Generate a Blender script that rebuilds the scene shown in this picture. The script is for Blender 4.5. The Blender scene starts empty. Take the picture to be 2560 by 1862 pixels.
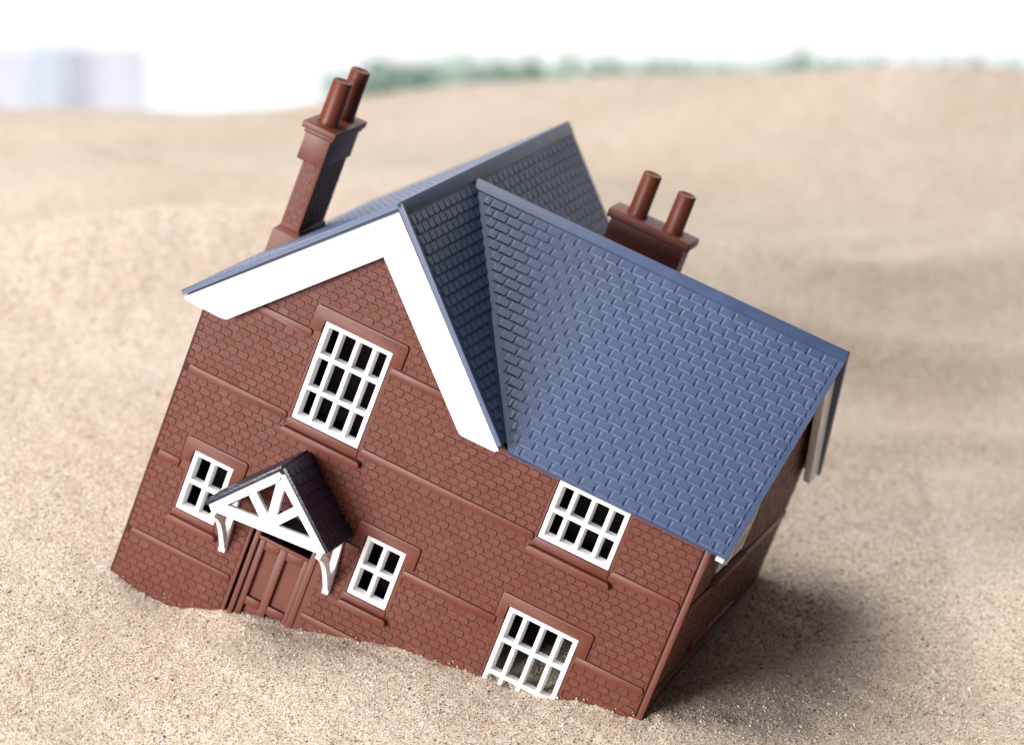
import bpy, bmesh, math, random
import numpy as np
from mathutils import Matrix, Vector
from mathutils.geometry import tessellate_polygon

random.seed(7)
rng = np.random.default_rng(11)
S = 0.001                                   # house is laid out in millimetres
scene = bpy.context.scene
COL = scene.collection

# ------------------------------------------------------------------ camera
# house axes in camera axes (x right, y down, z forward), and the camera in house millimetres
R_HC = np.array([[0.88144, 0.32295, 0.34463], [0.42304, -0.21539, -0.88014], [-0.21001, 0.92158, -0.32647]])
CAM_H = np.array([273.40, -829.53, 374.17])
PITCH = math.radians(20.0)
sp, cp = math.sin(PITCH), math.cos(PITCH)
WB = np.array([[1, 0, 0], [0, -sp, cp], [0, -cp, -sp]])
M_HW = WB @ R_HC                            # house -> world rotation
P0 = np.array([75.0, 0.0, -8.0])            # house point placed on the world origin
def h2w(p): return M_HW @ (np.array(p, float) - P0) * S
CAM_W = h2w(CAM_H)
FPX = 8743.4

cam_data = bpy.data.cameras.new('camera')
cam = bpy.data.objects.new('camera', cam_data); COL.objects.link(cam)
cam.location = CAM_W
cam.rotation_euler = (math.pi / 2 - PITCH, 0, 0)
cam_data.sensor_fit = 'HORIZONTAL'; cam_data.sensor_width = 36.0
cam_data.lens = 36.0 * FPX / 2560.0
cam_data.clip_start = 0.02; cam_data.clip_end = 50.0
cam_data.dof.use_dof = True
focus_pt = np.array([112.0, 6.0, 50.0])
cam_data.dof.focus_distance = float((R_HC @ (focus_pt - CAM_H))[2] * S)
cam_data.dof.aperture_fstop = 11.5
cam_data.dof.aperture_blades = 0
scene.camera = cam

# ------------------------------------------------------------------ light
world = bpy.data.worlds.new('World'); scene.world = world
world.use_nodes = True
bg = world.node_tree.nodes['Background']
bg.inputs['Color'].default_value = (0.86, 0.92, 1.0, 1); bg.inputs['Strength'].default_value = 0.02

def area(name, loc, target, sx, sy, power, color):
    l = bpy.data.lights.new(name, 'AREA'); l.shape = 'RECTANGLE'; l.size = sx; l.size_y = sy
    l.energy = power; l.color = color
    o = bpy.data.objects.new(name, l); COL.objects.link(o); o.location = loc
    d = Vector(target) - Vector(loc)
    o.rotation_euler = d.to_track_quat('-Z', 'Y').to_euler()
    return o
area('softbox_key', (-0.84, -0.84, 0.36), (0, 0.02, 0.04), 0.6, 0.55, 28.5, (1.0, 0.965, 0.945))
area('overhead_softbox', (-0.34, 0.24, 1.30), (0, 0.08, 0.03), 0.95, 0.8, 23.5, (1.0, 0.97, 0.955))  # large soft area lamp almost overhead, out of frame; not a window
area('backdrop_fill', (0.2, 1.75, 1.25), (0.2, 2.35, 0.0), 3.2, 0.4, 34.0, (0.98, 0.98, 1.0))  # unseen lamp added only to turn the paper sweep white

scene.view_settings.view_transform = 'Standard'
scene.view_settings.look = 'None'
scene.view_settings.exposure = 0.0
scene.view_settings.gamma = 1.0
scene.view_settings.use_curve_mapping = False
scene.render.engine = 'CYCLES'

# ------------------------------------------------------------------ materials
def mat(name, color, rough=0.5, spec=0.5, var=0.06, vscale=120.0, bump=0.0, bscale=2500.0, sss=0.0, rvar=0.1):
    m = bpy.data.materials.new(name); m.use_nodes = True
    nt = m.node_tree; b = nt.nodes['Principled BSDF']
    tc = nt.nodes.new('ShaderNodeTexCoord')
    n = nt.nodes.new('ShaderNodeTexNoise'); n.inputs['Scale'].default_value = vscale; n.inputs['Detail'].default_value = 5
    nt.links.new(tc.outputs['Object'], n.inputs['Vector'])
    cr = nt.nodes.new('ShaderNodeValToRGB')
    c = np.array(color)
    cr.color_ramp.elements[0].position = 0.3; cr.color_ramp.elements[1].position = 0.7
    cr.color_ramp.elements[0].color = (*np.clip(c * (1 - var), 0, 1), 1)
    cr.color_ramp.elements[1].color = (*np.clip(c * (1 + var), 0, 1), 1)
    nt.links.new(n.outputs['Fac'], cr.inputs['Fac'])
    nt.links.new(cr.outputs['Color'], b.inputs['Base Color'])
    mr = nt.nodes.new('ShaderNodeMapRange')
    mr.inputs['To Min'].default_value = max(0, rough - rvar); mr.inputs['To Max'].default_value = rough + rvar
    nt.links.new(n.outputs['Fac'], mr.inputs['Value']); nt.links.new(mr.outputs['Result'], b.inputs['Roughness'])
    b.inputs['Specular IOR Level'].default_value = spec
    if bump:
        n2 = nt.nodes.new('ShaderNodeTexNoise'); n2.inputs['Scale'].default_value = bscale; n2.inputs['Detail'].default_value = 3
        nt.links.new(tc.outputs['Object'], n2.inputs['Vector'])
        bp = nt.nodes.new('ShaderNodeBump'); bp.inputs['Strength'].default_value = bump; bp.inputs['Distance'].default_value = 0.0002
        nt.links.new(n2.outputs['Fac'], bp.inputs['Height']); nt.links.new(bp.outputs['Normal'], b.inputs['Normal'])
    if sss:
        b.inputs['Subsurface Weight'].default_value = sss
        b.inputs['Subsurface Radius'].default_value = (1.0, 0.6, 0.4); b.inputs['Subsurface Scale'].default_value = 0.0008
    return m

BRICK = mat('brick_red_plastic', (0.126, 0.032, 0.0190), 0.48, 0.32, 0.08, 260, 0.35, 1800)
BROWN = mat('plain_brown_plastic', (0.130, 0.031, 0.0165), 0.44, 0.36, 0.08, 150, 0.15, 1200)
ROOF = mat('slate_blue_plastic', (0.050, 0.080, 0.168), 0.40, 0.5, 0.10, 140, 0.3, 2200)
ROOFPLAIN = mat('grey_blue_plastic', (0.060, 0.090, 0.172), 0.40, 0.5, 0.08, 140, 0.2, 2000)
WHITE = mat('white_plastic', (0.84, 0.84, 0.87), 0.38, 0.5, 0.02, 120, 0.1, 900)
PORCHROOF = mat('dark_navy_plastic', (0.009, 0.012, 0.030), 0.34, 0.5, 0.25, 600, 0.7, 1500)
DARK = mat('painted_shade_black', (0.007, 0.006, 0.006), 0.9, 0.05)  # near-black colour puts the shade of the rooms into the lining

# ------------------------------------------------------------------ mesh helpers
def finish(name, me, material, parent, smooth=None):
    if material and not me.materials: me.materials.append(material)
    if smooth is not None:
        me.polygons.foreach_set('use_smooth', [True] * len(me.polygons))
        me.set_sharp_from_angle(angle=math.radians(smooth))
    o = bpy.data.objects.new(name, me); COL.objects.link(o)
    if parent: o.parent = parent
    return o

def from_bm(name, bm, material, parent, smooth=None):
    bmesh.ops.recalc_face_normals(bm, faces=bm.faces)
    me = bpy.data.meshes.new(name)
    bm.to_mesh(me); bm.free()
    me.transform(Matrix.Scale(S, 4))
    return finish(name, me, material, parent, smooth)

def add_prism(bm, a, b):
    """a, b: matching loops of 3-D points (mm); a closed solid between them"""
    n = len(a)
    va = [bm.verts.new(p) for p in a]; vb = [bm.verts.new(p) for p in b]
    bm.faces.new(va); bm.faces.new(list(reversed(vb)))
    for i in range(n):
        j = (i + 1) % n
        bm.faces.new((va[j], va[i], vb[i], vb[j]))

def bevel(bm, w, seg=2):
    bmesh.ops.bevel(bm, geom=list(bm.edges), offset=w, segments=seg, affect='EDGES', profile=0.6, clamp_overlap=True)

def xz_prism(poly, y0, y1):
    return [(x, y0, z) for x, z in poly], [(x, y1, z) for x, z in poly]

def solid(name, loops, material, parent, bev=0.0, seg=2, smooth=None):
    bm = bmesh.new()
    for a, b in loops: add_prism(bm, a, b)
    if bev: bevel(bm, bev, seg)
    return from_bm(name, bm, material, parent, smooth if smooth is not None else (40 if bev else None))

def box(x0, x1, y0, y1, z0, z1):
    p = [(x0, z0), (x1, z0), (x1, z1), (x0, z1)]
    return xz_prism(p, y0, y1)

def bar(p, q, w, d, yc):
    """flat bar in an xz plane from p to q, width w, y from yc to yc+d"""
    p = Vector(p); q = Vector(q); t = (q - p).normalized(); n = Vector((-t.y, t.x)) * w / 2
    return xz_prism([tuple(p - n), tuple(q - n), tuple(q + n), tuple(p + n)], yc, yc + d)

def round_strip(x0, x1, z0, z1, left=True, right=True, r=0.9, n=5):
    """strip outline with rounded ends"""
    pts = []
    def corner(cx, cz, a0):
        for i in range(n + 1):
            a = a0 + i * (math.pi / 2) / n
            pts.append((cx + r * math.cos(a), cz + r * math.sin(a)))
    r = min(r, (z1 - z0) / 2 - 0.02)
    if left: corner(x0 + r, z0 + r, math.pi)
    else: pts.append((x0, z0))
    if right: corner(x1 - r, z0 + r, 1.5 * math.pi); corner(x1 - r, z1 - r, 0)
    else: pts.extend([(x1, z0), (x1, z1)])
    if left: corner(x0 + r, z1 - r, math.pi / 2)
    else: pts.append((x0, z1))
    return pts

def wall_mesh(outer, holes, conv, t0, t1):
    """flat wall with openings; conv(u, v, depth) -> 3-D"""
    loops = [outer] + holes
    flat = [p for l in loops for p in l]
    tris = tessellate_polygon([[Vector((u, v, 0)) for u, v in l] for l in loops])
    bm = bmesh.new()
    A = [bm.verts.new(conv(u, v, t0)) for u, v in flat]
    B = [bm.verts.new(conv(u, v, t1)) for u, v in flat]
    for t in tris:
        bm.faces.new([A[i] for i in t]); bm.faces.new([B[i] for i in reversed(t)])
    k = 0
    for l in loops:
        n = len(l)
        for i in range(n):
            a, b = k + i, k + (i + 1) % n
            bm.faces.new((A[a], A[b], B[b], B[a]))
        k += n
    return bm

def lathe(cx, cy, prof, n=24):
    bm = bmesh.new(); rings = []
    for r, z in prof:
        rings.append([bm.verts.new((cx + r * math.cos(2 * math.pi * i / n), cy + r * math.sin(2 * math.pi * i / n), z)) for i in range(n)])
    for a, b in zip(rings, rings[1:]):
        for i in range(n):
            j = (i + 1) % n
            bm.faces.new((a[i], a[j], b[j], b[i]))
    bm.faces.new(rings[0]); bm.faces.new(list(reversed(rings[-1])))
    return bm

# ------------------------------------------------------------------ sand
FRONT_LINE = [(0.4, -21.6), (4.8, -22.2), (10.5, -22.4), (16.0, -22.4), (21.4, -21.8), (26.5, -20.6), (31.3, -18.8), (34.6, -17.2), (37.1, -16.6), (40.9, -15.0),
              (46.0, -14.0), (53.0, -12.4), (58.5, -10.9), (65.8, -8.8), (73.0, -6.5), (83.6, -3.7), (94.8, -1.4), (106.1, 0.0), (109.8, 0.5), (117.3, 1.3), (121.7, 2.0),
              (127.1, 4.2), (131.1, 5.5), (134.8, 6.1), (140.0, 7.5), (145.3, 8.7), (149.5, 9.9)]
CONTACT = [(x, -0.3, z) for x, z in FRONT_LINE] + [(150, 50, 16.0), (150, 101, 21.5)]
def px_ray(u, v):
    d = WB @ np.array([(u - 1280) / FPX, (v - 931) / FPX, 1.0]); return d
anch = [tuple(h2w(c)) for c in CONTACT]
for x, y, z in [(-0.11, -0.03, 0.0120), (-0.20, 0.02, 0.018), (-0.15, 0.12, 0.020), (-0.25, 0.25, 0.022), (-0.05, 0.25, 0.016),
                (0.12, 0.02, -0.0140), (0.20, 0.05, -0.013), (0.17, 0.15, -0.006), (0.25, 0.25, 0.0), (0.08, 0.25, 0.006),
                (-0.12, -0.09, 0.004), (0.0, -0.07, -0.0065), (0.12, -0.09, -0.018), (-0.3, -0.2, 0.0), (0.3, -0.2, -0.02),
                (-0.2, 0.42, 0.016), (0.0, 0.42, 0.014), (0.2, 0.42, 0.010)]:
    anch.append((x, y, z))
CREST = [(-300, 262), (0, 258), (200, 262), (400, 266), (600, 262), (760, 250), (900, 226), (1000, 208), (1150, 192), (1350, 182), (1600, 176),
         (1900, 182), (2200, 190), (2560, 188), (2860, 190)]
YC = 0.62
crest = []
for u, v in CREST:
    d = px_ray(u, v + 6); s = (YC - CAM_W[1]) / d[1]; crest.append(CAM_W + s * d)
for c in crest[::2]: anch.append(tuple(c))
anch = np.array(anch)
def tps_fit(P, lam=3e-7):
    n = len(P); d = np.linalg.norm(P[:, None, :2] - P[None, :, :2], axis=2)
    K = np.where(d > 0, d * d * np.log(d + 1e-12), 0) + lam * np.eye(n)
    Q = np.c_[np.ones(n), P[:, :2]]
    A = np.block([[K, Q], [Q.T, np.zeros((3, 3))]])
    return np.linalg.solve(A, np.r_[P[:, 2], 0, 0, 0])
W_T = tps_fit(anch)
def tps(x, y):
    z = W_T[-3] + W_T[-2] * x + W_T[-1] * y
    for i, (ax, ay, _) in enumerate(anch):
        r2 = (x - ax) ** 2 + (y - ay) ** 2 + 1e-18
        z = z + W_T[i] * 0.5 * r2 * np.log(r2)
    return z
LAT = rng.random((256, 256))
def vnoise(x, y):
    xi = np.floor(x).astype(int); yi = np.floor(y).astype(int); fx = x - xi; fy = y - yi
    fx = fx * fx * fx * (fx * (fx * 6 - 15) + 10); fy = fy * fy * fy * (fy * (fy * 6 - 15) + 10)
    g = lambda a, b: LAT[a % 256, b % 256]
    return (g(xi, yi) * (1 - fx) + g(xi + 1, yi) * fx) * (1 - fy) + (g(xi, yi + 1) * (1 - fx) + g(xi + 1, yi + 1) * fx) * fy - 0.5
H0 = h2w((0, 0, 0))
HOUSE_C = h2w((75, 20, 0))
def px_ground(u, v, z=0.012):
    d = px_ray(u, v); s = (z - CAM_W[2]) / d[2]; return CAM_W + s * d
HOLLOWS = []
for u, v, sx, sy, an_, dp in [(400, 455, 0.024, 0.030, 0.75, 0.010), (640, 640, 0.022, 0.03, 0.7, 0.005), (1660, 400, 0.035, 0.03, 0.2, 0.006), (2250, 620, 0.08, 0.022, 0.0, 0.0045),
                              (1180, 300, 0.05, 0.04, 0.4, 0.008), (2000, 1050, 0.05, 0.02, 0.0, 0.003), (300, 1830, 0.02, 0.02, 0.5, 0.003)]:
    g = px_ground(u, v); HOLLOWS.append((g[0], g[1], sx, sy, an_, dp))
def sand_z(x, y):
    yy = np.minimum(y, YC)
    z = tps(np.clip(x, -0.33, 0.33), np.clip(yy, -0.22, YC))
    # dune undulations away from the house, ripples behind it
    r = np.hypot((x - HOUSE_C[0]) / 1.2, y - HOUSE_C[1])
    k = np.clip((r - 0.10) / 0.12, 0, 1); k = k * k * (3 - 2 * k)
    kc = np.clip((YC - y) / 0.10, 0.15, 1)
    rot = -0.5 * np.clip((0.05 - x) / 0.25, 0, 1)
    xr = x * np.cos(rot) - y * np.sin(rot); yr = x * np.sin(rot) + y * np.cos(rot)
    wob = vnoise(x * 9 + 3, y * 9 + 8) * 0.05
    rip = vnoise(xr * 4.5 + 40, (yr + wob) * 15 + 7) * 0.046 + vnoise(xr * 6 + 90, (yr + wob) * 24 + 3) * 0.022
    z = z + k * kc * (rip + vnoise(x * 7 + 15, y * 7 + 60) * 0.008)
    z = z + k * 0.5 * vnoise(x * 60 + 5, y * 60 + 1) * 0.0012
    z = z + vnoise(x * 120 + 9, y * 120 + 3) * 0.0006 + vnoise(x * 420 + 2, y * 420 + 7) * 0.00028 + vnoise(x * 1200, y * 1200) * 0.00010
    for cx, cy, sx, sy, an_, dp in HOLLOWS:
        dx, dy = x - cx, y - cy; u_ = dx * math.cos(an_) + dy * math.sin(an_); v_ = -dx * math.sin(an_) + dy * math.cos(an_)
        sxx = np.where(u_ < 0, sx * 0.55, sx * 1.3)
        z = z - dp * np.exp(-(u_ / sxx) ** 2 - (v_ / sy) ** 2)
    # sand banked loosely against the front wall
    yh = ((x - H0[0]) * M_HW[0, 1] + (y - H0[1]) * M_HW[1, 1] + (z - H0[2]) * M_HW[2, 1])
    xh = ((x - H0[0]) * M_HW[0, 0] + (y - H0[1]) * M_HW[1, 0] + (z - H0[2]) * M_HW[2, 0])
    bank = np.exp(-np.clip(-yh, 0, None) / 0.005) * np.where((yh < 0.002) & (xh > -0.004) & (xh < 0.154), 1, 0)
    z = z + bank * (vnoise(xh * 150 + 4, xh * 0 + 2.3) * 0.0018 + vnoise(xh * 420 + 31, xh * 0 + 5.3) * 0.0007)
    # the heap ends behind the crest and runs down on to the backdrop
    o = np.clip(y - YC, 0, None)
    z = z - 0.9 * o - 2.0 * o * o
    o2 = np.clip(np.abs(x) - 0.42, 0, None); z = z - 1.2 * o2
    o3 = np.clip(-0.25 - y, 0, None); z = z - 0.9 * o3
    return np.maximum(z, -0.302)

def axis(parts):
    out = []
    for a, b, st in parts: out.append(np.arange(a, b - 1e-9, st))
    out.append([parts[-1][1]]); return np.concatenate(out)
xs = axis([(-0.75, -0.30, 0.02), (-0.30, -0.17, 0.003), (-0.17, 0.19, 0.0008), (0.19, 0.32, 0.003), (0.32, 0.76, 0.02)])
ys = axis([(-0.60, -0.08, 0.02), (-0.08, 0.14, 0.0008), (0.14, 0.30, 0.0016), (0.30, 0.66, 0.003), (0.66, 1.00, 0.012)])
X, Y = np.meshgrid(xs, ys)
Zs = sand_z(X, Y)
nx, ny = len(xs), len(ys)
co = np.stack([X, Y, Zs], -1).reshape(-1, 3)
ii = (np.arange(ny - 1)[:, None] * nx + np.arange(nx - 1)[None, :]).ravel()
quads = np.stack([ii, ii + 1, ii + nx + 1, ii + nx], -1)
def np_mesh(name, co, faces):
    me = bpy.data.meshes.new(name); k = faces.shape[1]
    me.vertices.add(len(co)); me.vertices.foreach_set('co', np.ascontiguousarray(co, dtype=np.float32).ravel())
    me.loops.add(faces.size); me.loops.foreach_set('vertex_index', np.ascontiguousarray(faces, dtype=np.int32).ravel())
    me.polygons.add(len(faces)); me.polygons.foreach_set('loop_start', np.arange(0, faces.size, k, dtype=np.int32))
    me.polygons.foreach_set('loop_total', np.full(len(faces), k, dtype=np.int32))
    me.update(calc_edges=True); return me

GRAIN_STOPS = [(0.00, (0.035, 0.028, 0.024)), (0.038, (0.08, 0.055, 0.042)), (0.07, (0.32, 0.20, 0.125)), (0.16, (0.44, 0.32, 0.215)), (0.34, (0.54, 0.435, 0.335)),
               (0.62, (0.61, 0.52, 0.43)), (0.86, (0.675, 0.605, 0.535)), (0.96, (0.80, 0.76, 0.72)), (1.0, (0.86, 0.83, 0.80))]
SAND = bpy.data.materials.new('sand'); SAND.use_nodes = True
nt = SAND.node_tree; b = nt.nodes['Principled BSDF']; b.inputs['Roughness'].default_value = 0.75; b.inputs['Specular IOR Level'].default_value = 0.3
tc = nt.nodes.new('ShaderNodeTexCoord')
vo = nt.nodes.new('ShaderNodeTexVoronoi'); vo.inputs['Scale'].default_value = 2800.0
nt.links.new(tc.outputs['Object'], vo.inputs['Vector'])
sep = nt.nodes.new('ShaderNodeSeparateColor'); nt.links.new(vo.outputs['Color'], sep.inputs['Color'])
cr = nt.nodes.new('ShaderNodeValToRGB'); nt.links.new(sep.outputs['Red'], cr.inputs['Fac'])
els = cr.color_ramp.elements
els[0].position = 0.0; els[0].color = (*GRAIN_STOPS[0][1], 1); els[1].position = 1.0; els[1].color = (*GRAIN_STOPS[-1][1], 1)
for p, c in GRAIN_STOPS[1:-1]:
    e = els.new(p); e.color = (*c, 1)
nl = nt.nodes.new('ShaderNodeTexNoise'); nl.inputs['Scale'].default_value = 14.0; nl.inputs['Detail'].default_value = 4
nt.links.new(tc.outputs['Object'], nl.inputs['Vector'])
mx = nt.nodes.new('ShaderNodeMix'); mx.data_type = 'RGBA'; mx.blend_type = 'MULTIPLY'; mx.inputs['Factor'].default_value = 1.0
cr2 = nt.nodes.new('ShaderNodeValToRGB'); cr2.color_ramp.elements[0].position = 0.35; cr2.color_ramp.elements[0].color = (0.93, 0.90, 0.86, 1)
cr2.color_ramp.elements[1].position = 0.65; cr2.color_ramp.elements[1].color = (1, 1, 1, 1)
nt.links.new(nl.outputs['Fac'], cr2.inputs['Fac'])
nt.links.new(cr.outputs['Color'], mx.inputs['A']); nt.links.new(cr2.outputs['Color'], mx.inputs['B'])
nt.links.new(mx.outputs['Result'], b.inputs['Base Color'])
bp = nt.nodes.new('ShaderNodeBump'); bp.inputs['Strength'].default_value = 0.5; bp.inputs['Distance'].default_value = 0.0002; bp.invert = True
nt.links.new(vo.outputs['Distance'], bp.inputs['Height']); nt.links.new(bp.outputs['Normal'], b.inputs['Normal'])

sand_me = np_mesh('sand', co, quads); sand_me.materials.append(SAND)
sand_me.polygons.foreach_set('use_smooth', np.ones(len(quads), dtype=bool))
sand = bpy.data.objects.new('sand', sand_me); COL.objects.link(sand)
sand['kind'] = 'structure'; sand['label'] = 'heap of pale speckled sand that the toy house has sunk into'

# loose grains lying on the sheet near the house
NG = 130000
gx = rng.uniform(-0.15, 0.165, NG); gy = rng.uniform(-0.062, 0.17, NG)
gz = sand_z(gx, gy)
# a few grains cling to the foot of the front wall
NC = 170
ch = np.stack([rng.uniform(0.5, 150, NC), -rng.uniform(0.25, 0.6, NC), np.zeros(NC)], -1)
ch[:, 2] = np.interp(ch[:, 0], [c[0] for c in FRONT_LINE], [c[1] for c in FRONT_LINE]) + np.abs(rng.normal(0, 0.9, NC))
cw = np.array([h2w(c) for c in ch])
gx = np.concatenate([gx, cw[:, 0]]); gy = np.concatenate([gy, cw[:, 1]]); gz = np.concatenate([gz, cw[:, 2]]); NG = len(gx)
octa = np.array([[1, 0, 0], [0, 1, 0], [-1, 0, 0], [0, -1, 0], [0, 0, 1], [0, 0, -1]], float)
of = np.array([[0, 1, 4], [1, 2, 4], [2, 3, 4], [3, 0, 4], [1, 0, 5], [2, 1, 5], [3, 2, 5], [0, 3, 5]])
rad = np.clip(rng.lognormal(math.log(0.000165), 0.38, NG), 0.00009, 0.00065)
v = octa[None] * (rad[:, None, None] * rng.uniform(0.7, 1.25, (NG, 1, 3))) + rng.normal(0, 1, (NG, 6, 3)) * rad[:, None, None] * 0.16
a = rng.uniform(0, 6.28, NG); ca, sa = np.cos(a)[:, None], np.sin(a)[:, None]
tl = rng.uniform(-0.8, 0.8, NG); ct, st = np.cos(tl)[:, None], np.sin(tl)[:, None]
vx, vy, vz = v[..., 0], v[..., 1], v[..., 2]
vy, vz = vy * ct - vz * st, vy * st + vz * ct
vx, vy = vx * ca - vy * sa, vx * sa + vy * ca
gv = np.stack([vx + gx[:, None], vy + gy[:, None], vz + (gz + rad * 0.15)[:, None]], -1).reshape(-1, 3)
gf = (of[None] + (np.arange(NG) * 6)[:, None, None]).reshape(-1, 3)
gme = np_mesh('sand_grains', gv, gf)
t = rng.random(NG); pos = np.array([s_[0] for s_ in GRAIN_STOPS]); cols = np.array([s_[1] for s_ in GRAIN_STOPS])
gc = np.stack([np.interp(t, pos, cols[:, i]) for i in range(3)], -1)
orange = rng.random(NG) < 0.025; gc[orange] = gc[orange] * np.array([1.0, 0.62, 0.35])
gca = np.concatenate([np.repeat(gc, 6, 0), np.ones((NG * 6, 1))], -1)
at = gme.attributes.new('grain_colour', 'FLOAT_COLOR', 'POINT'); at.data.foreach_set('color', gca.astype(np.float32).ravel())
GR = bpy.data.materials.new('sand_grain'); GR.use_nodes = True
b = GR.node_tree.nodes['Principled BSDF']; b.inputs['Roughness'].default_value = 0.55; b.inputs['Specular IOR Level'].default_value = 0.4
an = GR.node_tree.nodes.new('ShaderNodeAttribute'); an.attribute_name = 'grain_colour'
GR.node_tree.links.new(an.outputs['Color'], b.inputs['Base Color'])
gme.materials.append(GR)
grains = bpy.data.objects.new('sand_grains', gme); COL.objects.link(grains)
grains['kind'] = 'stuff'; grains['label'] = 'loose grains of sand scattered around the toy house'; grains['category'] = 'sand'

# ------------------------------------------------------------------ the model house
house = bpy.data.objects.new('toy_house', None); COL.objects.link(house)
house.matrix_world = Matrix.Translation(Vector(h2w((0, 0, 0)))) @ Matrix(M_HW.tolist()).to_4x4()
house.empty_display_size = 0.02
house['label'] = 'small brown plastic brick toy house with blue roof, tilted and half sunk in sand'
house['category'] = 'toy house'

ZB = -42.0                                   # foot of the walls, buried
XM, ZM = 42.0, 110.2                         # ridge of the gabled front block, 45 degree slopes
HM = 47.7
WYR, WZR, WXE, WYE, WZE = 50.0, 108.5, 154.7, -1.55, 60.75     # ridge and eave of the wing
WXR = 156.1                                  # the ridge runs a little further out than the eaves
WYB, WZB = 104.3, 57.0
LM = 135.0

# window openings: x0, x1, z0, z1, columns, rows
WIN = {'big': (33.15, 53.15, 42.5, 71.1, 4, 3), 's1': (11.5, 23.3, 4.4, 21.9, 2, 2), 's2': (64.2, 75.8, 4.6, 22.1, 2, 2),
       'ur': (106.7, 127.3, 42.8, 59.9, 4, 2), 'br': (106.8, 127.2, -6.8, 21.9, 4, 3)}
DOOR = (34.0, 53.6, ZB + 4, 17.0)

outer = [(0, ZB), (150, ZB), (150, 60.4), (90.5, 60.4), (XM, 107.4), (0, 65.6)]
holes = []
for k, (x0, x1, z0, z1, c, r) in WIN.items():
    holes.append([(x0 - 0.35, z0 - 0.15), (x1 + 0.1, z0 - 0.15), (x1 + 0.1, z1 + 0.1), (x0 - 0.35, z1 + 0.1)])
holes.append([(DOOR[0], DOOR[2]), (DOOR[1], DOOR[2]), (DOOR[1], DOOR[3]), (DOOR[0], DOOR[3])])
front = from_bm('wall', wall_mesh(outer, holes, lambda u, v, d: (u, d, v), 0.0, 1.8), BROWN, house)
front['label'] = 'brown embossed brick front wall with gable, windows and door'

# --- string courses, lintels, sills on the front wall
COURSES = [(12.0, 30.6, 64.95, 67.25, False, True), (54.0, 73.5, 64.95, 67.3, True, False),
           (1.9, 31.8, 41.05, 43.4, True, True), (54.2, 105.6, 41.05, 43.4, True, True), (128.3, 147.9, 41.05, 43.4, True, True),
           (1.9, 8.4, 15.3, 17.6, True, False), (76.6, 104.3, 15.3, 17.6, True, False), (128.0, 147.9, 15.3, 17.6, True, True),
           (1.9, 32.6, -8.6, -6.4, True, True), (54.6, 104.8, -8.6, -6.4, True, True), (128.6, 147.9, -8.6, -6.4, True, True),
           (24.0, 33.6, 15.3, 17.6, False, False), (54.2, 63.4, 15.3, 17.6, False, False)]
for x0, x1, z0, z1, l, r in COURSES:
    solid('string_course', [xz_prism(round_strip(x0, x1, z0, z1, l, r), -0.62, 0.4)], BROWN, front, 0.16)
LINTELS = [(29.5, 56.7, 74.6, 67.5, 'big'), (8.2, 26.75, 25.0, 18.0, 's1'), (60.8, 79.2, 25.1, 18.3, 's2'), (103.9, 130.6, 25.0, 17.7, 'br')]
for x0, x1, zt, zb, k in LINTELS:
    w = WIN[k]; a0, a1, at_ = w[0] - 0.35, w[1] + 0.1, w[3] + 0.1; r = 0.8
    p = [(x0, zb), (a0, zb), (a0, at_), (a1, at_), (a1, zb), (x1, zb), (x1, zt - r), (x1 - r * 0.3, zt - r * 0.3), (x1 - r, zt), (x0 + 0.5, zt), (x0, zt - 0.5)]
    solid('lintel', [xz_prism(p, -0.68, 0.4)], BROWN, front, 0.14)
SILLS = [(31.7, 55.4, 37.6, 39.7), (10.2, 25.2, 0.1, 2.3), (63.0, 77.4, 0.3, 2.5), (105.0, 129.2, 37.9, 40.1), (105.0, 129.2, -11.6, -9.4)]
for x0, x1, z0, z1 in SILLS:
    solid('window_sill', [xz_prism(round_strip(x0, x1, z0, z1), -1.9, 0.4)], BROWN, front, 0.4, 3)
for k, (x0, x1, z0, z1, c, r) in WIN.items():          # plain band under each window
    solid('sill_band', [box(x0 - 0.6, x1 + 0.4, -0.38, 0.3, z0 - 2.6, z0 - 0.2)], BROWN, front, 0.1)
solid('corner_strip', [box(148.75, 150.35, -0.5, 1.0, ZB, 60.2)], BROWN, front, 0.18)

# --- bricks
EXC = [(w[0] - 0.9, w[1] + 0.75, w[2] - 2.8, w[3] + 0.3) for w in WIN.values()]
EXC += [(x0 - 0.12, x1 + 0.12, zb - 0.1, zt + 0.12) for x0, x1, zt, zb, k in LINTELS]
EXC += [(x0 - 0.1, x1 + 0.1, z0, z1) for x0, x1, z0, z1 in SILLS]
EXC += [(x0 - 0.1, x1 + 0.1, z0, z1) for x0, x1, z0, z1, l, r in COURSES]
EXC += [(DOOR[0] - 0.9, DOOR[1] + 1.6, ZB, DOOR[3] + 0.6)]
BANDS = [(-28.4, -8.6, 10), (-6.4, 15.3, 11), (17.6, 41.05, 12), (43.4, 64.95, 11), (67.3, 106.5, 20)]
BW = 3.2
def clip(rect):
    rs = [rect]
    for e in EXC:
        out = []
        for x0, x1, z0, z1 in rs:
            if e[0] >= x1 or e[1] <= x0 or e[2] >= z1 or e[3] <= z0: out.append((x0, x1, z0, z1)); continue
            c = [(x0, e[0], z0, z1), (e[1], x1, z0, z1), (x0, x1, z0, e[2]), (x0, x1, e[3], z1)]
            c = [q for q in c if q[1] - q[0] > 0.45 and q[3] - q[2] > 0.45]
            if c: out.append(max(c, key=lambda q: (q[1] - q[0]) * (q[3] - q[2])))
        rs = out
    return rs
JX, JZ = 0.065, 0.03
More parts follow.
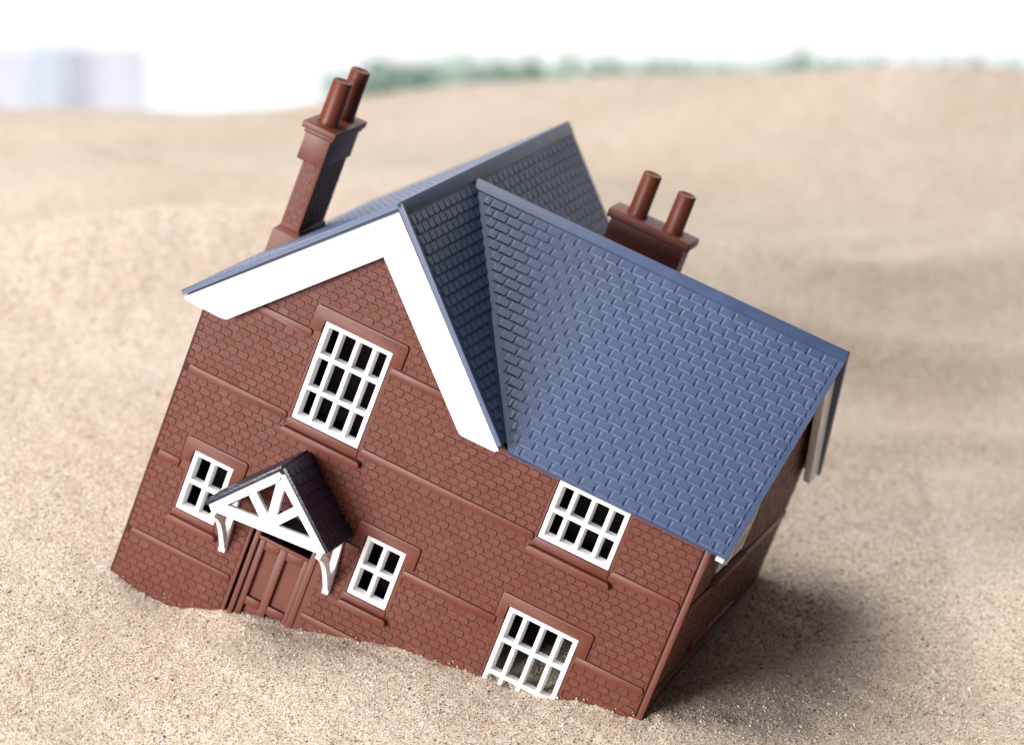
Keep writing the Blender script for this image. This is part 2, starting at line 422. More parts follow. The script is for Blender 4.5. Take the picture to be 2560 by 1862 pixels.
def brick_loops(w, h, H):
    """octagonal outline raised by H, sides sloping"""
    def octo(x, z, c, y): return [(-x + c, y, -z), (x - c, y, -z), (x, y, -z + c), (x, y, z - c), (x - c, y, z), (-x + c, y, z), (-x, y, z - c), (-x, y, -z + c)]
    x, z = w / 2 - JX, h / 2 - JZ; c = min(0.34, x * 0.5, z * 0.5)
    return octo(x, z, c, 0.05), octo(x - 0.20, z - 0.13, c * 0.9, -H)
full, part = [], []
for z0, z1, n in BANDS:
    hgt = (z1 - z0) / n
    for i in range(n):
        za, zb_ = z0 + i * hgt, z0 + (i + 1) * hgt
        off = (i % 2) * BW / 2
        x = 0.5 - off
        while x < 148.5:
            xa, xb = max(x, 0.5), min(x + BW, 148.45)
            x += BW
            if xb - xa < 0.5: continue
            lim = 105.5 - max(abs(xa - XM), abs(xb - XM)) if z0 > 60 or zb_ > 60 else 999
            if (xa + xb) / 2 > 90 and zb_ > 60.3: continue
            if zb_ > lim: continue
            for q in clip((xa, xb, za, zb_)):
                if abs((q[1] - q[0]) - BW) < 0.02 and abs((q[3] - q[2]) - hgt) < 0.02: full.append((q, hgt))
                else: part.append(q)
def sand_line(x): return np.interp(x, [c[0] for c in FRONT_LINE], [c[1] for c in FRONT_LINE])
def bc(q): return ((q[0] + q[1]) / 2, (q[2] + q[3]) / 2)
def hidden(q):
    x, z = bc(q)
    if z < sand_line(x) + 1.2: return True
    if 22 < x < 61 and z < 37: return True
    if z > 93 - abs(x - XM) and z > 59: return True
    if x > 88 and z > 58.5: return True
    return False
vis = [f for f in full if not hidden(f[0])]
vis.sort(key=lambda f: np.linalg.norm(CAM_H - np.array([bc(f[0])[0], 0, bc(f[0])[1]])))
single = vis[:300]; ss = set(map(id, single))
rest = [f[0] for f in full if id(f) not in ss] + part
brick_meshes = {}
for q, hgt in single:
    key = (round(hgt, 3), random.randrange(3))
    if key not in brick_meshes:
        bm = bmesh.new(); add_prism(bm, *brick_loops(BW, hgt, 0.20 + 0.03 * key[1]))
        bmesh.ops.recalc_face_normals(bm, faces=bm.faces)
        me = bpy.data.meshes.new('brick'); bm.to_mesh(me); bm.free(); me.transform(Matrix.Scale(S, 4)); me.materials.append(BRICK)
        brick_meshes[key] = me
    o = bpy.data.objects.new('brick', brick_meshes[key]); COL.objects.link(o); o.parent = front
    x, z = bc(q); o.location = (x * S, 0, z * S)
    o.rotation_euler = (random.gauss(0, 0.02), random.gauss(0, 0.01), random.gauss(0.012, 0.018))
def many_bricks(rects, conv):
    bm = bmesh.new()
    for x0, x1, z0, z1 in rects:
        a, b_ = brick_loops(x1 - x0, z1 - z0, 0.20 + random.uniform(-0.03, 0.06))
        cx, cz = (x0 + x1) / 2, (z0 + z1) / 2; t1 = random.gauss(0.012, 0.018); t2 = random.gauss(0, 0.02)
        f = lambda p: conv(p[0] + cx, p[1] + (p[0] * t1 + p[2] * t2 if p[1] < 0 else 0), p[2] + cz)
        add_prism(bm, [f(p) for p in a], [f(p) for p in b_])
    return bm
o = from_bm('bricks', many_bricks(rest, lambda u, d, v: (u, d, v)), BRICK, front); o['kind'] = 'stuff'

# --- other walls
gy = [(0, ZB), (101, ZB), (101, 58.6), (WYR, 106.4), (0, 60.2)]
SW = (21.0, 47.0, 46.8, 62.0)
side = from_bm('wall', wall_mesh(gy, [[(SW[0], SW[2]), (SW[1], SW[2]), (SW[1], SW[3]), (SW[0], SW[3])]], lambda u, v, d: (150 - d, u, v), 0.0, 1.8), BROWN, house)
side['label'] = 'brick gable end wall on the shaded side of the wing'
rects = []
EXS = [(SW[0] - 1, SW[1] + 1, SW[2] - 3, SW[3] + 1), (0, 101, 41.0, 43.5), (0, 101, 15.3, 17.6)]
for i in range(72):
    z = -28 + i * 1.95; off = (i % 2) * BW / 2; y = 1.5 - off
    while y < 100:
        ya, yb = max(y, 1.5), min(y + BW, 100.4); y += BW
        zz = z + 1.95
        if yb - ya < 0.6: continue
        if zz > 60 + 0.92 * min(ya, yb) - 1.5 or zz > 58.6 + 0.93 * (101 - max(ya, yb)) - 1.5: continue
        if any(not (e[0] >= yb or e[1] <= ya or e[2] >= zz or e[3] <= z) for e in EXS): continue
        rects.append((ya, yb, z, zz))
o = from_bm('bricks', many_bricks(rects, lambda u, d, v: (150 - d, u, v)), BRICK, side); o['kind'] = 'stuff'
def yz_prism(poly, x0, x1): return [(x0, y, z) for y, z in poly], [(x1, y, z) for y, z in poly]
for z0, z1 in ((41.05, 43.4), (15.3, 17.6)):
    solid('string_course', [yz_prism([(1.5, z0), (100, z0), (100, z1), (1.5, z1)], 149.7, 150.65)], BROWN, side, 0.15)
solid('window_sill', [yz_prism([(19.2, 43.9), (48.5, 43.9), (48.5, 45.9), (19.2, 45.9)], 149.5, 152.2)], BROWN, side, 0.3)
solid('lintel', [yz_prism([(28.0, 21.0), (70.0, 21.0), (70.0, 23.4), (28.0, 23.4)], 149.6, 150.9)], BROWN, side, 0.2)
left_outer = [(0, ZB), (LM - 6, ZB), (LM - 6, 65.4), (0, 65.4)]
lw = from_bm('wall', wall_mesh(left_outer, [], lambda u, v, d: (d, u, v), 0.0, 1.8), BROWN, house)
lw['label'] = 'plain long wall of the gabled block on the far left'
solid('wall', [box(0, 87.5, LM - 7.8, LM - 6, ZB, 64)], BROWN, house)
solid('wall', [box(85.7, 87.5, 99, LM - 7.8, ZB, 64)], BROWN, house)
solid('wall', [box(87.5, 148.2, 99.2, 101, ZB, 58.4)], BROWN, house)
bm = bmesh.new(); add_prism(bm, *xz_prism([(0, 64.1), (87.5, 64.1), (XM, 107.2)], LM - 7.8, LM - 6)); from_bm('wall', bm, BROWN, house)

# --- windows
def window(x0, x1, z0, z1, cols, rows, conv=None, label=None):
    conv = conv or (lambda p: p)
    T = lambda loops: [([conv(p) for p in a], [conv(p) for p in b]) for a, b in loops]
    yf, yb = -0.45, 1.9
    fw = 1.4
    bm = bmesh.new()
    rim = [(0, 0.0), (fw * 0.75, 0.0), (fw + 0.55, 0)]
    # tapered rim: outer loop, inner front, inner back
    def loop(i, y): return [bm.verts.new(conv((x, y, z))) for x, z in ((x0 + i, z0 + i), (x1 - i, z0 + i), (x1 - i, z1 - i), (x0 + i, z1 - i))]
    L = [loop(0.0, yb), loop(0.0, yf + 0.3), loop(0.12, yf + 0.08), loop(0.32, yf), loop(fw * 0.72, yf), loop(fw * 0.9, yf + 0.1), loop(fw, yf + 0.35), loop(fw + 0.4, yb)]
    for a, b_ in zip(L, L[1:] + L[:1]):
        for i in range(4):
            j = (i + 1) % 4; bm.faces.new((a[i], a[j], b_[j], b_[i]))
    w = from_bm('window', bm, WHITE, house, 35)
    if label: w['label'] = label
    def gbar(p0, p1, vertical, c, dy):
        hw, hb = 0.55, 0.84
        prof = [(-hb, yb - dy), (-hw - 0.08, yf + 0.35 + dy), (-hw + 0.12, yf + 0.1 + dy), (hw - 0.12, yf + 0.1 + dy), (hw + 0.08, yf + 0.35 + dy), (hb, yb - dy)]
        if vertical: a = [(c + t_, y, p0) for t_, y in prof]; b_ = [(c + t_, y, p1) for t_, y in prof]
        else: a = [(p0, y, c + t_) for t_, y in prof]; b_ = [(p1, y, c + t_) for t_, y in prof]
        solid('glazing_bar', T([(a, b_)]), WHITE, w, 0, smooth=30)
    for i in range(1, cols): gbar(z0 + fw * 0.9, z1 - fw * 0.9, True, x0 + (x1 - x0) * i / cols, 0.0)
    for j in range(1, rows): gbar(x0 + fw * 0.9, x1 - fw * 0.9, False, z0 + (z1 - z0) * j / rows, 0.03)
    return w
NOTE = {'big': 'tall white twelve-pane window in the gable', 's1': 'small white four-pane window beside the porch, nearer the house edge',
        's2': 'small white four-pane window right of the porch', 'ur': 'white eight-pane window tucked under the blue eave', 'br': 'white window half buried in sand'}
for k, w in WIN.items(): window(*w, label=NOTE[k])
window(SW[0] + 0.2, SW[1] - 0.2, SW[2] + 0.2, SW[3] - 0.2, 4, 2, conv=lambda p: (150 - p[1], p[0], p[2]))

# --- door
dfr = solid('door_frame', [box(35.0, 36.4, -0.2, 1.6, ZB + 4, 16.9), box(51.7, 53.5, -0.45, 1.6, ZB + 4, 16.9), box(36.4, 51.7, -0.1, 1.5, 7.0, 8.0)], BROWN, house, 0.15)
door = solid('door', [box(36.5, 51.6, 2.1, 3.0, ZB + 4, 7.0)], BROWN, house)
door['label'] = 'panelled brown door half buried under the porch'
for x0, x1, z0, z1 in [(36.5, 38.4, ZB + 4, 7.0), (42.7, 45.0, ZB + 4, 7.0), (50.0, 51.6, ZB + 4, 7.0),
                       (38.4, 42.7, 4.3, 7.0), (45.0, 50.0, 4.3, 7.0), (38.4, 42.7, -12.4, -10.0), (45.0, 50.0, -12.4, -10.0), (38.4, 50.0, ZB + 4, -30)]:
    solid('door_rail', [box(x0 + 0.02, x1 - 0.02, 0.75, 2.2, z0, z1)], BROWN, door, 0.28)

# --- near-black plates added behind the windows; their colour stands in for shade indoors
solid('shade_lining', [box(2, 104, 9, 9.6, ZB, 64), box(104, 148, 9, 9.6, 36, 60), box(104, 148, 60, 60.6, ZB, 58), box(26, 60, 9.7, 10.3, 58, 86)], DARK, house)

# --- bargeboards of the gable
AX = 42.3
lb = [(AX, 107.6), (-4.7, 60.9+0.15), (-4.5, 60.8), (-3.6, 60.45), (6.6, 60.2), (8.4, 60.5), (AX + 0.3, 94.9)]
rb = [(AX, 107.6), (89.5, 60.95), (89.4, 60.7), (88.5, 60.0), (79.0, 60.0), (77.9, 60.4), (AX + 0.3, 94.9)]
for pl, lab in ((lb, 'white bargeboard on the left slope of the gable'), (rb, 'white bargeboard on the right slope of the gable')):
    o = solid('bargeboard', [xz_prism(pl, -4.0, -2.6)], WHITE, house, 0.12); o['label'] = lab
    for t_ in (0.17, 0.5, 0.83):
        x = AX + 0.2 + (pl[1][0] - AX) * t_; z = 101.6 + (61.7 - 108.4) * t_
        bmm = lathe(0, 0, [(0.55, 0.0), (0.5, 0.12), (0.2, 0.16)], 10)
        for vtx in bmm.verts: vtx.co = Vector((x + vtx.co.x, -4.0 - vtx.co.z, z + vtx.co.y))
        from_bm('pin_mark', bmm, WHITE, o, 40)
# wing bargeboards on the gable end
def drop(y0, z0, y1, z1, d0, d1): return [(y0, z0), (y1, z1), (y1, z1 - d1), (y0, z0 - d0)]
fz = lambda y: WZE + (y - WYE) * (WZR - WZE) / (WYR - WYE)
bz = lambda y: WZR - (y - WYR) * (WZR - WZB) / (WYB - WYR)
p = [(WYE + 0.5, fz(WYE + 0.5) - 1.7), (WYR, WZR - 1.7), (WYR, WZR - 11.5), (9.0, fz(9) - 10.2), (6.5, 56.0), (WYE + 0.5, 59.2 - 0.5)]
solid('bargeboard', [yz_prism(p, 151.9, 154.1)], WHITE, house, 0.12)
p = [(WYR, WZR - 1.7), (WYB - 1, bz(WYB - 1) - 1.7), (WYB - 3, 55.0), (WYB - 9, 55.0), (WYR, WZR - 11.5)]
solid('bargeboard', [yz_prism(p, 151.9, 154.05)], WHITE, house, 0.12)

# --- roofs
def slope_basis(o, uvec, vvec):
    u = Vector(uvec).normalized(); v_ = Vector(vvec).normalized(); n = u.cross(v_).normalized()
    if n.z < 0: n = -n
    return Vector(o), u, v_, n
def slab(name, pts, n, th, material, label=None):
    bm = bmesh.new(); add_prism(bm, [tuple(p_) for p_ in pts], [tuple(Vector(p_) - n * th) for p_ in pts])
    o = from_bm(name, bm, material, house)
    if label: o['label'] = label
    return o
TW, TH = 4.3, 2.86
def tile_loops(w, h, hi=0.30, lo=0.06):
    """frustum in local u (x), v down the slope (y), n (z); proud at its lower edge"""
    x0, x1 = -w / 2 + 0.05, w / 2 - 0.07; y0, y1 = -h / 2 + 0.02, h / 2 - 0.03
    i = 0.40
    a = [(x0, y0, -0.1), (x1, y0, -0.1), (x1, y1 - 0.2, -0.1), (x1 - 0.2, y1, -0.1), (x0 + 0.1, y1, -0.1), (x0, y1 - 0.1, -0.1)]
    b_ = [(x0 + i, y0 + 0.06, lo), (x1 - i * 0.9, y0 + 0.06, lo), (x1 - i, y1 - 0.2 - i * 0.8, hi), (x1 - 0.2 - i * 0.7, y1 - i, hi), (x0 + 0.1 + i * 0.7, y1 - i, hi), (x0 + i, y1 - 0.1 - i * 0.6, hi)]
    return a, b_
def tile_grid(u0, u1, v0, v1, inside):
    """full tiles (centre u, centre v, width) by rows"""
    out = []; n = int((v1 - v0) / TH); h = (v1 - v0) / n
    for r in range(n):
        v_ = v0 + r * h; off = (r % 2) * TW / 2; u = u1
        u = u1 - off + (TW if off else 0)
        while u > u0:
            a, b_ = max(u - TW, u0), min(u, u1); u -= TW
            L, Rr = inside(v_ + h / 2)
            a2, b2 = max(a, L), min(b_, Rr)
            if b2 - a2 > 0.7: out.append(((a2 + b2) / 2, v_ + h / 2, b2 - a2, h))
    return out
def place(o_, u, v_, n, cu, cv): return o_ + u * cu + v_ * cv
def tiles_stuff(parent, basis, lst, material):
    o_, u, v_, n = basis; bm = bmesh.new()
    for cu, cv, w, h in lst:
        c = o_ + u * cu + v_ * cv; dh = random.uniform(-0.05, 0.05)
        a, b_ = tile_loops(w, h, 0.30 + dh * 0.6)
        f = lambda p_: tuple(c + u * p_[0] + v_ * p_[1] + n * p_[2])
        add_prism(bm, [f(p_) for p_ in a], [f(p_) for p_ in b_])
    o = from_bm('tiles', bm, material, parent); o['kind'] = 'stuff'; return o

# wing, slope towards the camera
valley_x = lambda z: XM + ZM - z
e0, e1 = Vector((valley_x(WZE), WYE, WZE)), Vector((WXE, WYE, WZE))
r0, r1 = Vector((valley_x(WZR), WYR, WZR)), Vector((WXR, WYR, WZR))
bas = slope_basis((0, WYR, WZR), (1, 0, 0), (0, WYE - WYR, WZE - WZR))
SL = (Vector((0, WYE, WZE)) - Vector((0, WYR, WZR))).length
wing = slab('roof', [r0, r1, e1, e0], bas[3], 1.4, ROOF, 'large blue tiled roof slope of the wing facing the viewer')
vx = lambda v_: valley_x(WZR + (WZE - WZR) * v_ / SL)
lst = tile_grid(40, WXR - 1.3, 3.7, SL - 0.15, lambda v_: (vx(v_) + 2.2, WXR - 1.2 + (WXE - WXR) * v_ / SL))
fullt = [t_ for t_ in lst if abs(t_[2] - TW) < 0.02]
partt = [t_ for t_ in lst if abs(t_[2] - TW) >= 0.02]
def tpos(t_): return bas[0] + bas[1] * t_[0] + bas[2] * t_[1]
fullt.sort(key=lambda t_: (tpos(t_) - Vector(CAM_H)).length)
tm = []
for k in range(4):
    bm = bmesh.new(); a, b_ = tile_loops(TW, fullt[0][3], 0.275 + 0.018 * k); add_prism(bm, a, b_); bmesh.ops.recalc_face_normals(bm, faces=bm.faces)
    me = bpy.data.meshes.new('tile'); bm.to_mesh(me); bm.free(); me.transform(Matrix.Scale(S, 4)); me.materials.append(ROOF); tm.append(me)
BM = Matrix((bas[1], bas[2], bas[3])).transposed()
# keep the frame right-handed: u, v, n
if BM.determinant() < 0:
    for me in tm: me.flip_normals()
for t_ in fullt[:300]:
    o = bpy.data.objects.new('tile', random.choice(tm)); COL.objects.link(o); o.parent = wing
    c = tpos(t_) * S
    rot = Matrix((bas[1], bas[2], bas[3])).transposed().to_4x4()
    if BM.determinant() < 0:
        rot = Matrix((bas[1], bas[2], bas[3])).transposed().to_4x4()
    o.matrix_local = Matrix.Translation(c) @ rot
tiles_stuff(wing, bas, fullt[300:] + partt, ROOF)
def strip3(name, basis, u0, u1, v0, v1, h, parent, material, bev=0.12):
    o_, u, v_, n = basis
    f = lambda a, b_, c: tuple(o_ + u * a + v_ * b_ + n * c)
    return solid(name, [([f(u0, v0, -0.1), f(u1, v0, -0.1), f(u1, v1, -0.1), f(u0, v1, -0.1)], [f(u0, v0, h), f(u1, v0, h), f(u1, v1, h), f(u0, v1, h)])], material, parent, bev)
strip3('ridge_strip', bas, r0.x + 1.0, WXR - 0.1, 0.0, 3.3, 0.24, wing, ROOF, 0.08)
# wing, slope away from the camera
bas2 = slope_basis((0, WYR, WZR), (1, 0, 0), (0, WYB - WYR, WZB - WZR))
wb = slab('roof', [Vector((valley_x(WZR) - 0.2, WYR + 0.02, WZR)), Vector((WXR, WYR + 0.02, WZR)), Vector((WXE, WYB, WZB)), Vector((valley_x(WZB), WYB, WZB))], bas2[3], 1.7, ROOF)
SL2 = (Vector((0, WYB, WZB)) - Vector((0, WYR, WZR))).length
tiles_stuff(wb, bas2, tile_grid(40, WXE - 0.5, 3.7, SL2 - 0.15, lambda v_: (valley_x(WZR + (WZB - WZR) * v_ / SL2) + 2, WXE - 0.5)), ROOF)
strip3('ridge_strip', bas2, r0.x + 1.0, WXR - 0.1, 0.15, 3.3, 0.24, wb, ROOF, 0.08)
# gabled block
YF = -4.6
for sgn in (1, -1):
    ex = XM + sgn * HM; ez = ZM - HM
    bs = slope_basis((XM, 0, ZM), (0, 1, 0), (sgn * HM, 0, -HM))
    pts = [Vector((XM + sgn * 0.02, YF, ZM)), Vector((XM + sgn * 0.02, LM, ZM)), Vector((ex, LM, ez)), Vector((ex, YF, ez))]
    o = slab('roof', pts, bs[3], 1.1, ROOFPLAIN, 'roof slope of the gabled block, ' + ('shaded side next to the wing' if sgn > 0 else 'far side beside the slim chimney'))
    SLM = HM * math.sqrt(2)
    lst = tile_grid(YF + 2.2, LM - 1, 3.9, SLM - 0.2, lambda v_: (YF + 2.2, LM - 1))
    if sgn > 0:     # tiles only where the wing does not cover the slope
        def open_(t_):
            q = bs[0] + bs[1] * t_[0] + bs[2] * t_[1]
            yv = WYE + (q.z - WZE) * (WYR - WYE) / (WZR - WZE); yb_ = WYR + (WZR - q.z) * (WYB - WYR) / (WZR - WZB)
            return q.z > WZR + 0.5 or q.y < yv - 1.4 or q.y > yb_ - 3
        lst = [t_ for t_ in lst if open_(t_)]
    tiles_stuff(o, bs, lst, ROOFPLAIN)
    strip3('ridge_strip', bs, YF + 0.3, LM, 0.05, 3.5, 0.3, o, ROOFPLAIN)
    solid('soffit', [xz_prism([(XM + sgn * 0.1, ZM - 1.7), (ex - sgn * 1.0, ez - 0.7), (ex - sgn * 1.0, ez - 1.8), (XM + sgn * 0.1, ZM - 2.9)], -2.5, -0.05)], ROOFPLAIN, o)
    strip3('verge_strip', bs, YF, YF + 0.8, 0.3, SLM, 0.35, o, ROOFPLAIN)

# --- chimneys
def rect_loop(x0, x1, y0, y1, z): return [(x0, y0, z), (x1, y0, z), (x1, y1, z), (x0, y1, z)]
def block(x0, x1, y0, y1, z0, z1, top=0.0): return rect_loop(x0, x1, y0, y1, z0), rect_loop(x0 + top, x1 - top, y0 + top, y1 - top, z1)
def pot(parent, cx, cy, z0, z1, r):
    bm = lathe(cx, cy, [(r * 1.16, z0 - 0.4), (r * 1.10, z0 + 0.3), (r * 1.0, z0 + 1.2), (r * 0.97, z1 - 0.3), (r * 0.90, z1), (r * 0.75, z1 - 0.05), (r * 0.55, z1 - 0.35)], 24)
    return from_bm('chimney_pot', bm, BROWN, parent, 35)
c1 = solid('chimney', [block(-2.2, 3.5, 45.5, 64.5, 60, 94.0)], BROWN, house, 0.2); c1['label'] = 'slim tall chimney with collar and two pots close together'
solid('chimney_foot', [block(-3.4, 4.9, 44.2, 65.8, 58, 72.6), block(-3.0, 4.5, 44.6, 65.4, 72.5, 74.0, 0.7)], BROWN, c1, 0.2)
solid('collar', [block(-3.9, 3.9, 44.2, 66.0, 93.7, 102.2)], BROWN, c1, 0.3)
solid('chimney_cap', [block(-4.4, 4.4, 43.8, 66.5, 101.6, 102.9), block(-5.3, 4.9, 43.2, 67.2, 102.7, 104.6)], BROWN, c1, 0.35)
rects = []
for i in range(10):
    off = (i % 2) * 1.4; y = 46 - off
    while y < 64:
        ya, yb_ = max(y, 46), min(y + 2.8, 64.2); y += 2.8
        if yb_ - ya > 0.6: rects.append((ya, yb_, 75 + i * 1.85, 75 + (i + 1) * 1.85))
o = from_bm('bricks', many_bricks(rects, lambda u, d, v: (3.5 - d * 0.6, u, v)), BRICK, c1); o['kind'] = 'stuff'
rects = [(max(-2.0, -2.0 + 2.75 * k - (i % 2) * 1.37), min(3.3, 0.75 + 2.75 * k - (i % 2) * 1.37), 75 + i * 1.85, 75 + (i + 1) * 1.85) for i in range(10) for k in range(3)]
rects = [q for q in rects if q[1] - q[0] > 0.6]
o = from_bm('bricks', many_bricks(rects, lambda u, d, v: (u, 45.5 + d * 0.5, v)), BRICK, c1); o['kind'] = 'stuff'
pot(c1, -0.5, 50.0, 104.5, 117.3, 2.85); pot(c1, -0.2, 61.0, 104.5, 119.0, 2.85)
c2 = solid('chimney', [block(77.2, 99.7, 75.5, 83.0, 78, 107.4)], BROWN, house, 0.2); c2['label'] = 'wide chimney behind the wing ridge with two pots set apart'
solid('chimney_cap', [block(75.9, 101.0, 74.4, 84.2, 107.0, 109.6)], BROWN, c2, 0.6, 3)
pot(c2, 83.0, 79.3, 109.5, 122.0, 2.75); pot(c2, 94.0, 79.3, 109.5, 120.8, 2.75)

# --- porch
PX, PYF = 42.3, -17.0
PZ, PE, PW = 35.4, 18.6, 17.1             # ridge height, eave height, half width
porch = solid('porch', [bar((PX - PW + 0.6, 18.3), (PX + PW - 0.6, 18.3), 3.1, 1.9, PYF)], WHITE, house, 0.25)
porch['label'] = 'small white timber porch with dark roof over the door'
for s_ in (-1, 1):
    solid('rafter', [bar((PX + s_ * 0.2, PZ - 2.0), (PX + s_ * (PW - 0.2), PE - 1.0), 3.0, 1.86, PYF + 0.02)], WHITE, porch, 0.25)
    solid('strut', [bar((PX - s_ * 0.6, 18.2), (PX + s_ * 7.4, 26.6), 2.5, 1.7, PYF + 0.1)], WHITE, porch, 0.25)
    x = PX + s_ * (PW - 1.6)
    # bracket: wall post, head beam and curved brace
    pts_o = []; y0_, z0_, y1_, z1_ = PYF + 0.6, 16.2, -0.6, 1.5
    brace = []
    for i in range(9):
        t_ = i / 8; y = y0_ + (y1_ - y0_) * t_; z = z0_ + (z1_ - z0_) * t_ + 2.4 * math.sin(math.pi * t_) * (1 - 0.1 * t_); brace.append((y, z))
    up = [(y - 0.75, z - 0.75) for y, z in brace]; dn = [(y + 0.75, z + 0.75) for y, z in reversed(brace)]
    loops = [yz_prism([(-1.9, 0.6), (0.0, 0.6), (0.0, 18.8), (-1.9, 18.8)], x - 0.9, x + 0.9),
             yz_prism([(PYF + 1.9, 15.9), (0.0, 15.9), (0.0, 18.6), (PYF + 1.9, 18.6)], x - 0.85, x + 0.85),
             yz_prism(up + dn, x - 0.7, x + 0.7)]
    solid('bracket', loops, WHITE, porch, 0.0, smooth=30)
    # roof panel
    n = Vector((s_ * (PZ - PE), 0, PW)).normalized()
    q = [Vector((PX, PYF - 0.7, PZ)), Vector((PX, 0.0, PZ)), Vector((PX + s_ * (PW + 0.6), 0.0, PE - 0.6)), Vector((PX + s_ * (PW + 0.6), PYF - 0.7, PE - 0.6))]
    bm = bmesh.new(); add_prism(bm, [tuple(p_ + n * 0.9) for p_ in q], [tuple(p_ - n * 0.25) for p_ in q]); bevel(bm, 0.2, 2)
    o = from_bm('porch_roof', bm, PORCHROOF, porch, 40)
    o['label'] = 'dark porch roof slope, ' + ('right side' if s_ > 0 else 'left side')
    # slate courses
    sl = Vector((s_ * (PW + 0.6), 0, PE - 0.6 - PZ)); Ls = sl.length; sl.normalize()
    lst = []
    for r in range(8):
        off = (r % 2) * 1.6; y = PYF - 0.3 - off
        while y < -0.4:
            a_, b_ = max(y, PYF - 0.3), min(y + 3.2, -0.3); y += 3.2
            if b_ - a_ > 0.6: lst.append(((a_ + b_) / 2, (r + 0.5) * Ls / 8 + 0.2, b_ - a_, Ls / 8))
    bs = (Vector((PX, 0, PZ)) + n * 0.85, Vector((0, 1, 0)), sl, n)
    tiles_stuff(o, bs, lst, PORCHROOF)
solid('strut', [bar((PX + 0.4, 18.4), (PX + 0.3, 33.5), 2.5, 1.74, PYF + 0.08)], WHITE, porch, 0.25)
pv = Vector((42.3 * S, 0, 18.0 * S))          # the porch sits a little askew on the wall
porch.matrix_local = Matrix.Translation(pv) @ Matrix.Rotation(-0.080, 4, 'Y') @ Matrix.Translation(-pv)

# ------------------------------------------------------------------ backdrop
PAPER = mat('white_paper', (0.88, 0.88, 0.88), 0.8, 0.2, 0.01, 3)
prof = [(0.55, -0.31), (1.6, -0.31)] + [(1.9 + 0.5 * math.sin(a_), 0.19 - 0.5 * math.cos(a_)) for a_ in np.linspace(0, math.pi / 2, 14)] + [(2.4, 1.6)]
bm = bmesh.new(); rows_ = []
for y, z in prof: rows_.append((bm.verts.new((-2.6, y, z)), bm.verts.new((3.0, y, z))))
for a_, b_ in zip(rows_, rows_[1:]): bm.faces.new((a_[0], a_[1], b_[1], b_[0]))
bmesh.ops.recalc_face_normals(bm, faces=bm.faces)
me = bpy.data.meshes.new('backdrop'); bm.to_mesh(me); bm.free()
o = finish('backdrop', me, PAPER, None, 40); o['kind'] = 'structure'; o['label'] = 'white paper sweep standing behind the sand'

def px_at(u, v, y):
    d = px_ray(u, v); s_ = (y - CAM_W[1]) / d[1]; return CAM_W + s_ * d
def board(u0, u1, vtop, y, material, label):
    a_ = px_at(u0, vtop, y); b_ = px_at(u1, vtop, y)
    bm = bmesh.new(); add_prism(bm, [(a_[0], y, -0.31), (b_[0], y, -0.31), (b_[0], y, a_[2]), (a_[0], y, a_[2])], [(a_[0], y + 0.02, -0.31), (b_[0], y + 0.02, -0.31), (b_[0], y + 0.02, a_[2]), (a_[0], y + 0.02, a_[2])])
    bevel(bm, 0.002, 2); bmesh.ops.recalc_face_normals(bm, faces=bm.faces)
    me = bpy.data.meshes.new('board'); bm.to_mesh(me); bm.free()
    o = finish('board', me, material, None, 40); o['label'] = label; o['category'] = 'board'; o['group'] = 'pale boards behind the sand'; return o
LAV = mat('pale_lavender_card', (0.78, 0.79, 0.86), 0.7, 0.2, 0.02, 5)
BLUE = mat('pale_blue_card', (0.68, 0.75, 0.87), 0.7, 0.2, 0.02, 5)
board(-420, 72, 120, 1.50, LAV, 'pale lavender board, leftmost of the blurred boards behind the sand')
board(82, 145, 118, 1.47, BLUE, 'narrow pale blue board behind the sand, second from the left')
board(155, 362, 120, 1.53, LAV, 'wider pale lavender board behind the sand left of the bright white gap')

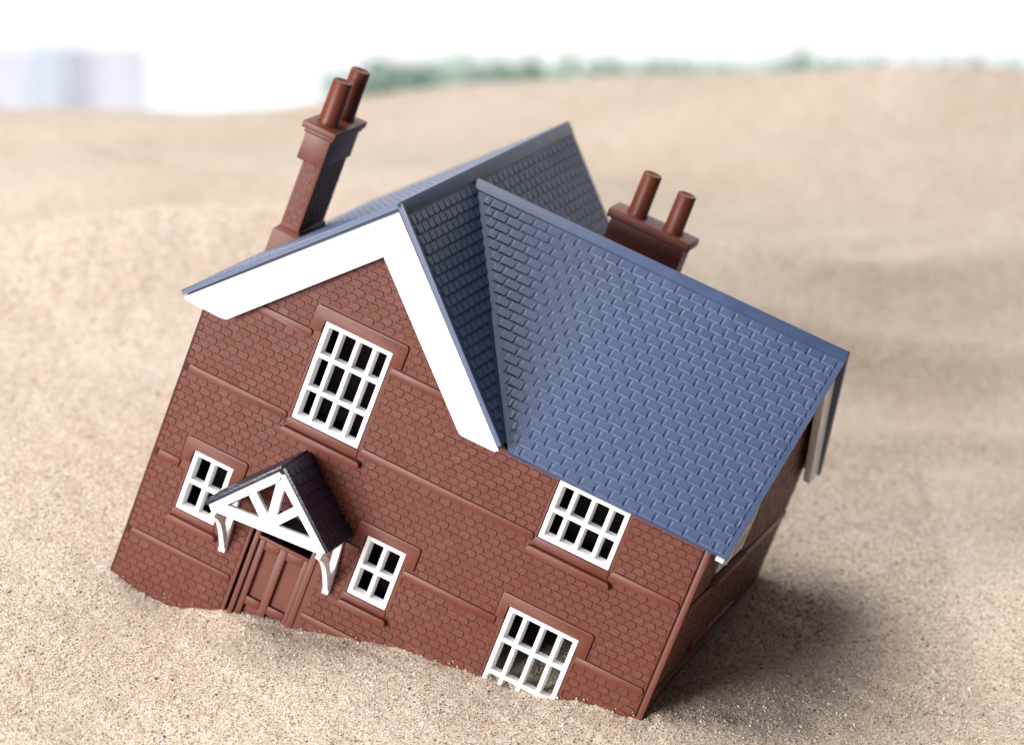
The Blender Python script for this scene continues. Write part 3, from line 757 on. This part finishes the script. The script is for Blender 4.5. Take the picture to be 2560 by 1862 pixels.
LEAF = mat('leaf_green', (0.42, 0.56, 0.47), 0.5, 0.4, 0.35, 25)
STEM = mat('stem_green', (0.12, 0.18, 0.08), 0.6, 0.3)
def plant(u, y, width, vtop, seed, label):
    rr = random.Random(seed); c = px_at(u, vtop, y); base = Vector((c[0], y, -0.31)); top = c[2]
    root = bpy.data.objects.new('leafy_plant', None); COL.objects.link(root); root.location = base; root.empty_display_size = 0.03
    root['label'] = label; root['category'] = 'plant'; root['group'] = 'green plants behind the sand'
    H = top - base.z
    bm = bmesh.new()
    for k in range(5):
        x = rr.uniform(-width, width) * 0.5
        p0, p1 = Vector((x * 0.3, 0, 0)), Vector((x, rr.uniform(-0.03, 0.03), H * 0.9))
        for q, r in ((p0, 0.003), (p1, 0.0015)): pass
        add_prism(bm, [tuple(p0 + Vector((math.cos(t_) * 0.003, math.sin(t_) * 0.003, 0))) for t_ in (0, 1.57, 3.14, 4.71)],
                  [tuple(p1 + Vector((math.cos(t_) * 0.0015, math.sin(t_) * 0.0015, 0))) for t_ in (0, 1.57, 3.14, 4.71)])
    me = bpy.data.meshes.new('stem'); bm.to_mesh(me); bm.free(); finish('stem', me, STEM, root)
    bm = bmesh.new()
    for k in range(420):
        p_ = Vector((max(-0.9, min(0.9, rr.gauss(0, 0.40))) * width, rr.uniform(-0.05, 0.05), H * (1 - abs(rr.gauss(0, 0.30))) - 0.016))
        l, w_ = rr.uniform(0.012, 0.026), rr.uniform(0.004, 0.008)
        d = Vector((rr.uniform(-1, 1), rr.uniform(-1, 1), rr.uniform(-0.5, 0.9))).normalized(); s_ = d.cross(Vector((rr.uniform(-1, 1), rr.uniform(-1, 1), 1))).normalized(); nn = d.cross(s_)
        vs = [bm.verts.new(q) for q in (p_, p_ + d * l * 0.45 + s_ * w_, p_ + d * l, p_ + d * l * 0.45 - s_ * w_, p_ + d * l * 0.45 - nn * w_ * 0.4)]
        for tri in ((0, 1, 4), (1, 2, 4), (2, 3, 4), (3, 0, 4)): bm.faces.new([vs[i] for i in tri])
    me = bpy.data.meshes.new('foliage'); bm.to_mesh(me); bm.free(); finish('foliage', me, LEAF, root)
PL = [(1170, 1.66, 0.12, 168, 'blurred green plant behind the sand, set back beside the one nearest the pots'),
      (1830, 1.66, 0.13, 166, 'blurred green plant behind the sand, set back left of the second from the right'),
      (2260, 1.66, 0.12, 166, 'blurred green plant behind the sand, set back between the two rightmost'),
      (985, 1.50, 0.05, 165, 'blurred green plant behind the sand, nearest to the slim chimney pots'),
      (1330, 1.62, 0.10, 160, 'blurred green plant behind the sand, above the far ridge end of the toy roof'),
      (1660, 1.55, 0.06, 160, 'blurred green plant behind the sand, third from the left'),
      (2010, 1.48, 0.06, 160, 'blurred green plant behind the sand, second from the right'),
      (2470, 1.50, 0.07, 158, 'blurred green plant behind the sand, rightmost')]
for i, (u, y, w_, vt, lab) in enumerate(PL): plant(u, y, w_, vt, 31 + i, lab)
